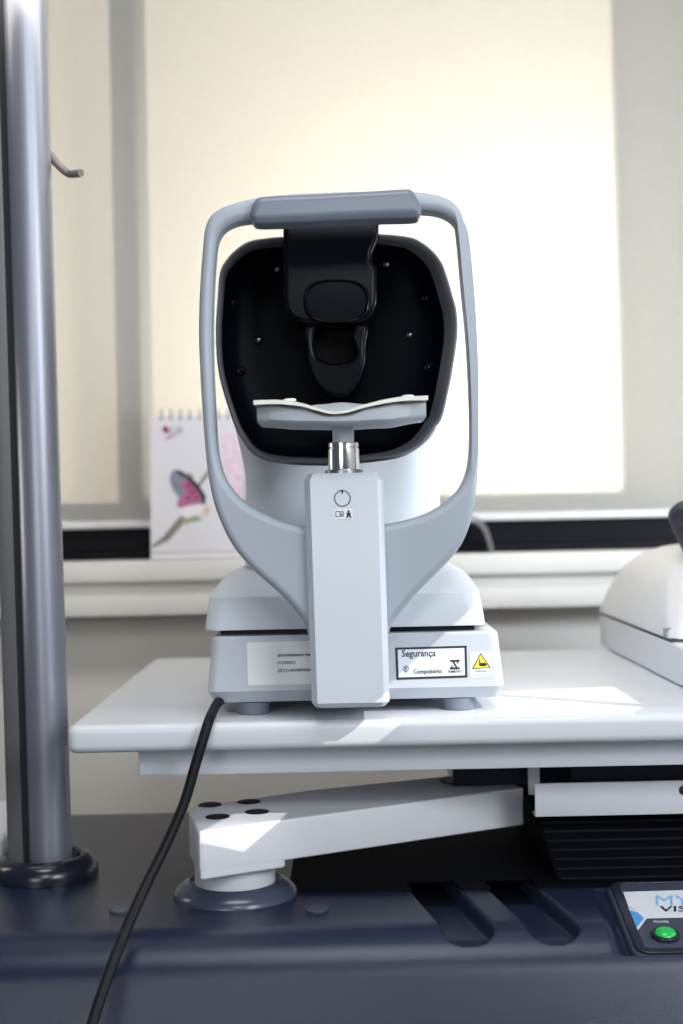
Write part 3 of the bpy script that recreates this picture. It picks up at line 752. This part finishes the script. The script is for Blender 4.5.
link('mark_emblem', decal([[(449.8, 660), (459.6, 659.6), (459.6, 661), (456.6, 664.2), (457, 661.8), (449.8, 661.8)], [(449.8, 669.4), (449.8, 668), (452.8, 664.6), (452.4, 667.4), (459.8, 667.2), (459.8, 669.2)],
     [(452, 661.6), (454, 661.6), (457.6, 667.4), (455.6, 667.4)]], b0, NB, .0007), M['ink'], l2)
l3 = link('warning_label', slab([(469.6, 652.4), (490.8, 651.6), (491.6, 677), (470.4, 677.8)], b0, NB, .0004), M['labelb'], base)
link('triangle_border', decal([[(480.5, 652.8), (490.8, 667.8), (471.8, 669)]], b0, NB, .0006), M['ink'], l3)
link('yellow_triangle', decal([[(480.5, 654.4), (489.2, 667.3), (473.4, 668.2)]], b0, NB, .0008), M['yellow'], l3)
link('hand_symbol', decal([catmull([(479, 664.2), (482, 662.8), (486, 663.2), (486.4, 665.4), (483, 666.2), (480, 665.8)], 4), [(479, 659), (479.8, 659), (480.4, 664), (479.2, 664)]], b0, NB, .0010), M['ink'], l3)
link('lettering', text_px('Warning', 475.2, 672.4, 11, 2.5, b0, NB, .0007, bold=.01, rot=-.02), M['ink'], l3)
link('lettering', text_px('Crushing of hand', 471.4, 675.8, 19, 1.9, b0, NB, .0007, rot=-.02), M['inkgrey'], l3)

# power cord
cpts = [W(228, 697, 1.235), W(219, 701.5, 1.207), W(213, 711, 1.182), W(208.5, 722, 1.1605), W(203.5, 738, 1.1545), W(195.5, 765, 1.150), W(183.5, 805, 1.143), W(166, 845, 1.132), W(147.5, 882, 1.115), W(128, 925, 1.088),
        W(111, 968, 1.062), W(94, 1018, 1.035), W(84, 1060, 1.012), W(74, 1120, .995), Vector((-.205, .975, .36)), Vector((-.215, .965, .10)), Vector((-.19, .955, .008)), Vector((-.10, .93, .0045))]
tag(link('power_cord', tube(cpts, .0042, 12, 8), M['cable']), 'black power cord hanging from the instrument over the table edge', 'cord')

# ================================================================== SECOND INSTRUMENT AT RIGHT
ms = thing('desktop_instrument', 'ivory white desktop instrument with dark eyecup at the right edge of the table', 'medical instrument', (.43, 1.5, TB))
x0 = .3135
link('base', ringstack([(TB, x0+.004, .60, 1.214, 1.748, .012), (TB+.003, x0, .60, 1.21, 1.752, .014), (CZ-.134, x0, .60, 1.21, 1.752, .014), (CZ-.1318, x0+.002, .598, 1.213, 1.750, .013)], 30), M['machw'], ms)
link('gap_line', box(x0+.0012, .59, 1.3645, 1.748, CZ-.1325, CZ-.128), M['eyecap'], ms)
link('cover', ringstack([(CZ-.1285, x0-.001, .58, 1.362, 1.752, .016), (CZ-.1235, x0-.001, .58, 1.364, 1.752, .018), (CZ-.100, x0+.007, .575, 1.395, 1.740, .022),
                         (CZ-.080, x0+.0155, .57, 1.420, 1.725, .028), (CZ-.064, x0+.026, .56, 1.442, 1.705, .036), (CZ-.053, x0+.038, .55, 1.46, 1.69, .044),
                         (CZ-.047, x0+.052, .54, 1.475, 1.67, .05), (CZ-.0445, x0+.066, .53, 1.49, 1.655, .05)], 40, 10), M['mach'], ms)
link('turret', ringstack([(CZ-.050, x0+.075, .545, 1.47, 1.66, .05), (CZ-.044, x0+.088, .54, 1.48, 1.655, .05), (CZ-.035, x0+.098, .54, 1.49, 1.65, .05), (CZ-.025, x0+.104, .53, 1.495, 1.645, .045), (CZ+.02, x0+.11, .52, 1.50, 1.64, .045)], 40, 10), M['mach'], ms)
e0, e1 = W(699, 548, 1.485), W(689, 503, 1.455)
link('eyecup', lathe_axis(e0, e1-e0, [(.014, -.01), (.0175, .004), (.0215, .026), (.0235, .042), (.0235, .0475), (.0215, .049), (.016, .043)], 40), M['eyecap'], ms)
pi = on_plane(656, 634, Vector((x0+.001, 0, 0)), Vector((-1, 0, 0)))
link('index_mark', box(x0-.0035, x0+.004, 1.378, 1.3815, CZ-.1285, CZ-.119), M['inkgrey'], ms)

# ================================================================== LIGHT
def area(name, loc, target, sx_, sy_, power, col=(1, 1, 1), spread=None):
    l = bpy.data.lights.new(name, 'AREA'); l.shape = 'RECTANGLE'; l.size = sx_; l.size_y = sy_; l.energy = power; l.color = col
    if spread: l.spread = math.radians(spread)
    o = bpy.data.objects.new(name, l); COL.objects.link(o); o.location = loc
    o.rotation_euler = (Vector(target)-Vector(loc)).to_track_quat('-Z', 'Y').to_euler()
    return o
# unseen right-hand wall, added to mask the sun; opening shaped to the table patch
tE = math.tan(math.radians(35)); XR = 1.1
def back(x, y): t = (XR - x)/.8; return (y - .6*t, TB + t*tE)
hole = [back(.265, 1.360), back(.265, 1.212), back(.243, 1.171), back(.068, 1.171), back(.055, 1.085), back(-.045, 1.070), back(-.012, 1.17), back(-.01, 1.30)]
bar = [back(.264, 1.2215), back(.12, 1.335), back(.12, 1.318), back(.264, 1.2055)]
mR = Matrix(((0, 0, 1, XR+.01), (1, 0, 0, 0), (0, 1, 0, 0), (0, 0, 0, 1)))
struct(link('wall_right', plate([[(-1.8, 0), (YW, 0), (YW, 4.4), (-1.8, 4.4)], hole[::-1]], mR, .02), M['wall']))
def grow(h, k):
    c = Vector((sum(p[0] for p in h)/len(h), sum(p[1] for p in h)/len(h)))
    return [c + (Vector(p)-c)*k for p in h]
w2 = struct(link('window_2', plate([grow(hole, 1.25), hole[::-1]], mR @ Matrix.Translation((0, 0, -.015)), .01), M['rail']))  # added frame round the shaped sun opening, out of view
link('glazing_bar', plate([bar], mR @ Matrix.Translation((0, 0, -.015)), .004), M['rail'], w2)  # added bar, placed to draw the dark line across the sun patch
sl = bpy.data.lights.new('sun', 'SUN'); sl.energy = 3.5; sl.angle = math.radians(.07); sl.color = (1, .97, .95)
so = bpy.data.objects.new('sun', sl); COL.objects.link(so)
so.rotation_euler = Vector((-.8, .6, -tE)).to_track_quat('-Z', 'Y').to_euler()
area('window_daylight', (.29, 2.58, CZ+.12), (.22, 2.05, CZ+.10), .24, .24, 14, (1, .95, .88))
area('window_sky', (-.1, 5.2, CZ+1.0), (-.1, 2.05, CZ+.3), .16, .16, 96, (1, .92, .79))
area('front_light', (.10, -.30, CZ+.66), (.0, 1.3, CZ-.05), .4, .3, 5, (.93, .97, 1))  # unseen fill added to brighten the skirt and stage cover
area('room_light', (.92, -.10, CZ+.45), (.10, 1.4, CZ-.12), .6, .5, 15, (.90, .95, 1))
area('room_fill', (-.50, -.35, CZ+.10), (-.05, 1.4, CZ-.1), .5, .4, 4.2, (.95, .97, 1))
area('ceiling_panel', (.05, .62, CZ+1.25), (.05, 1.0, CZ-.35),   .85, .40, 12, (.90, .95, 1))  # unseen, added overhead for the highlight along the slate base's front edge
area('back_panel', (-.1, 1.30, CZ+.55), (-.06, 2.05, CZ-.05), .9, .2, 2.2, (1, .92, .82))  # unseen, added above the instrument to brighten ledge, calendar and wall
area('side_lamp', (1.0, 1.25, CZ+.10), (.35, 2.05, CZ-.05), .16, .16, 8, (.80, .90, 1))  # unseen, added to brighten the right of the back wall and blind
area('side_lamp_left', (-.80, 1.42, CZ+.02), (-.15, 2.05, CZ-.08), .2, .2, 1.0, (1, .90, .78))  # unseen, added to brighten the wall at the left

w = bpy.data.worlds.new('World'); S.world = w; w.use_nodes = True
w.node_tree.nodes['Background'].inputs[0].default_value = (.80, .88, 1, 1)
w.node_tree.nodes['Background'].inputs[1].default_value = .10

# ================================================================== CAMERA
cam = bpy.data.cameras.new('Camera'); cam.sensor_fit = 'VERTICAL'; cam.sensor_height = 36; cam.lens = 50
cam.clip_start = .05
cam.dof.use_dof = True; cam.dof.focus_distance = 1.18; cam.dof.aperture_fstop = 4.5
co = bpy.data.objects.new('Camera', cam); COL.objects.link(co)
co.matrix_world = Matrix.Translation((0, 0, CZ)) @ Matrix.Rotation(math.pi/2, 4, 'X') @ Matrix.Rotation(-ROLL, 4, 'Z')
S.camera = co
S.view_settings.view_transform = 'Standard'
S.view_settings.look = 'None'
S.view_settings.exposure = -0.13
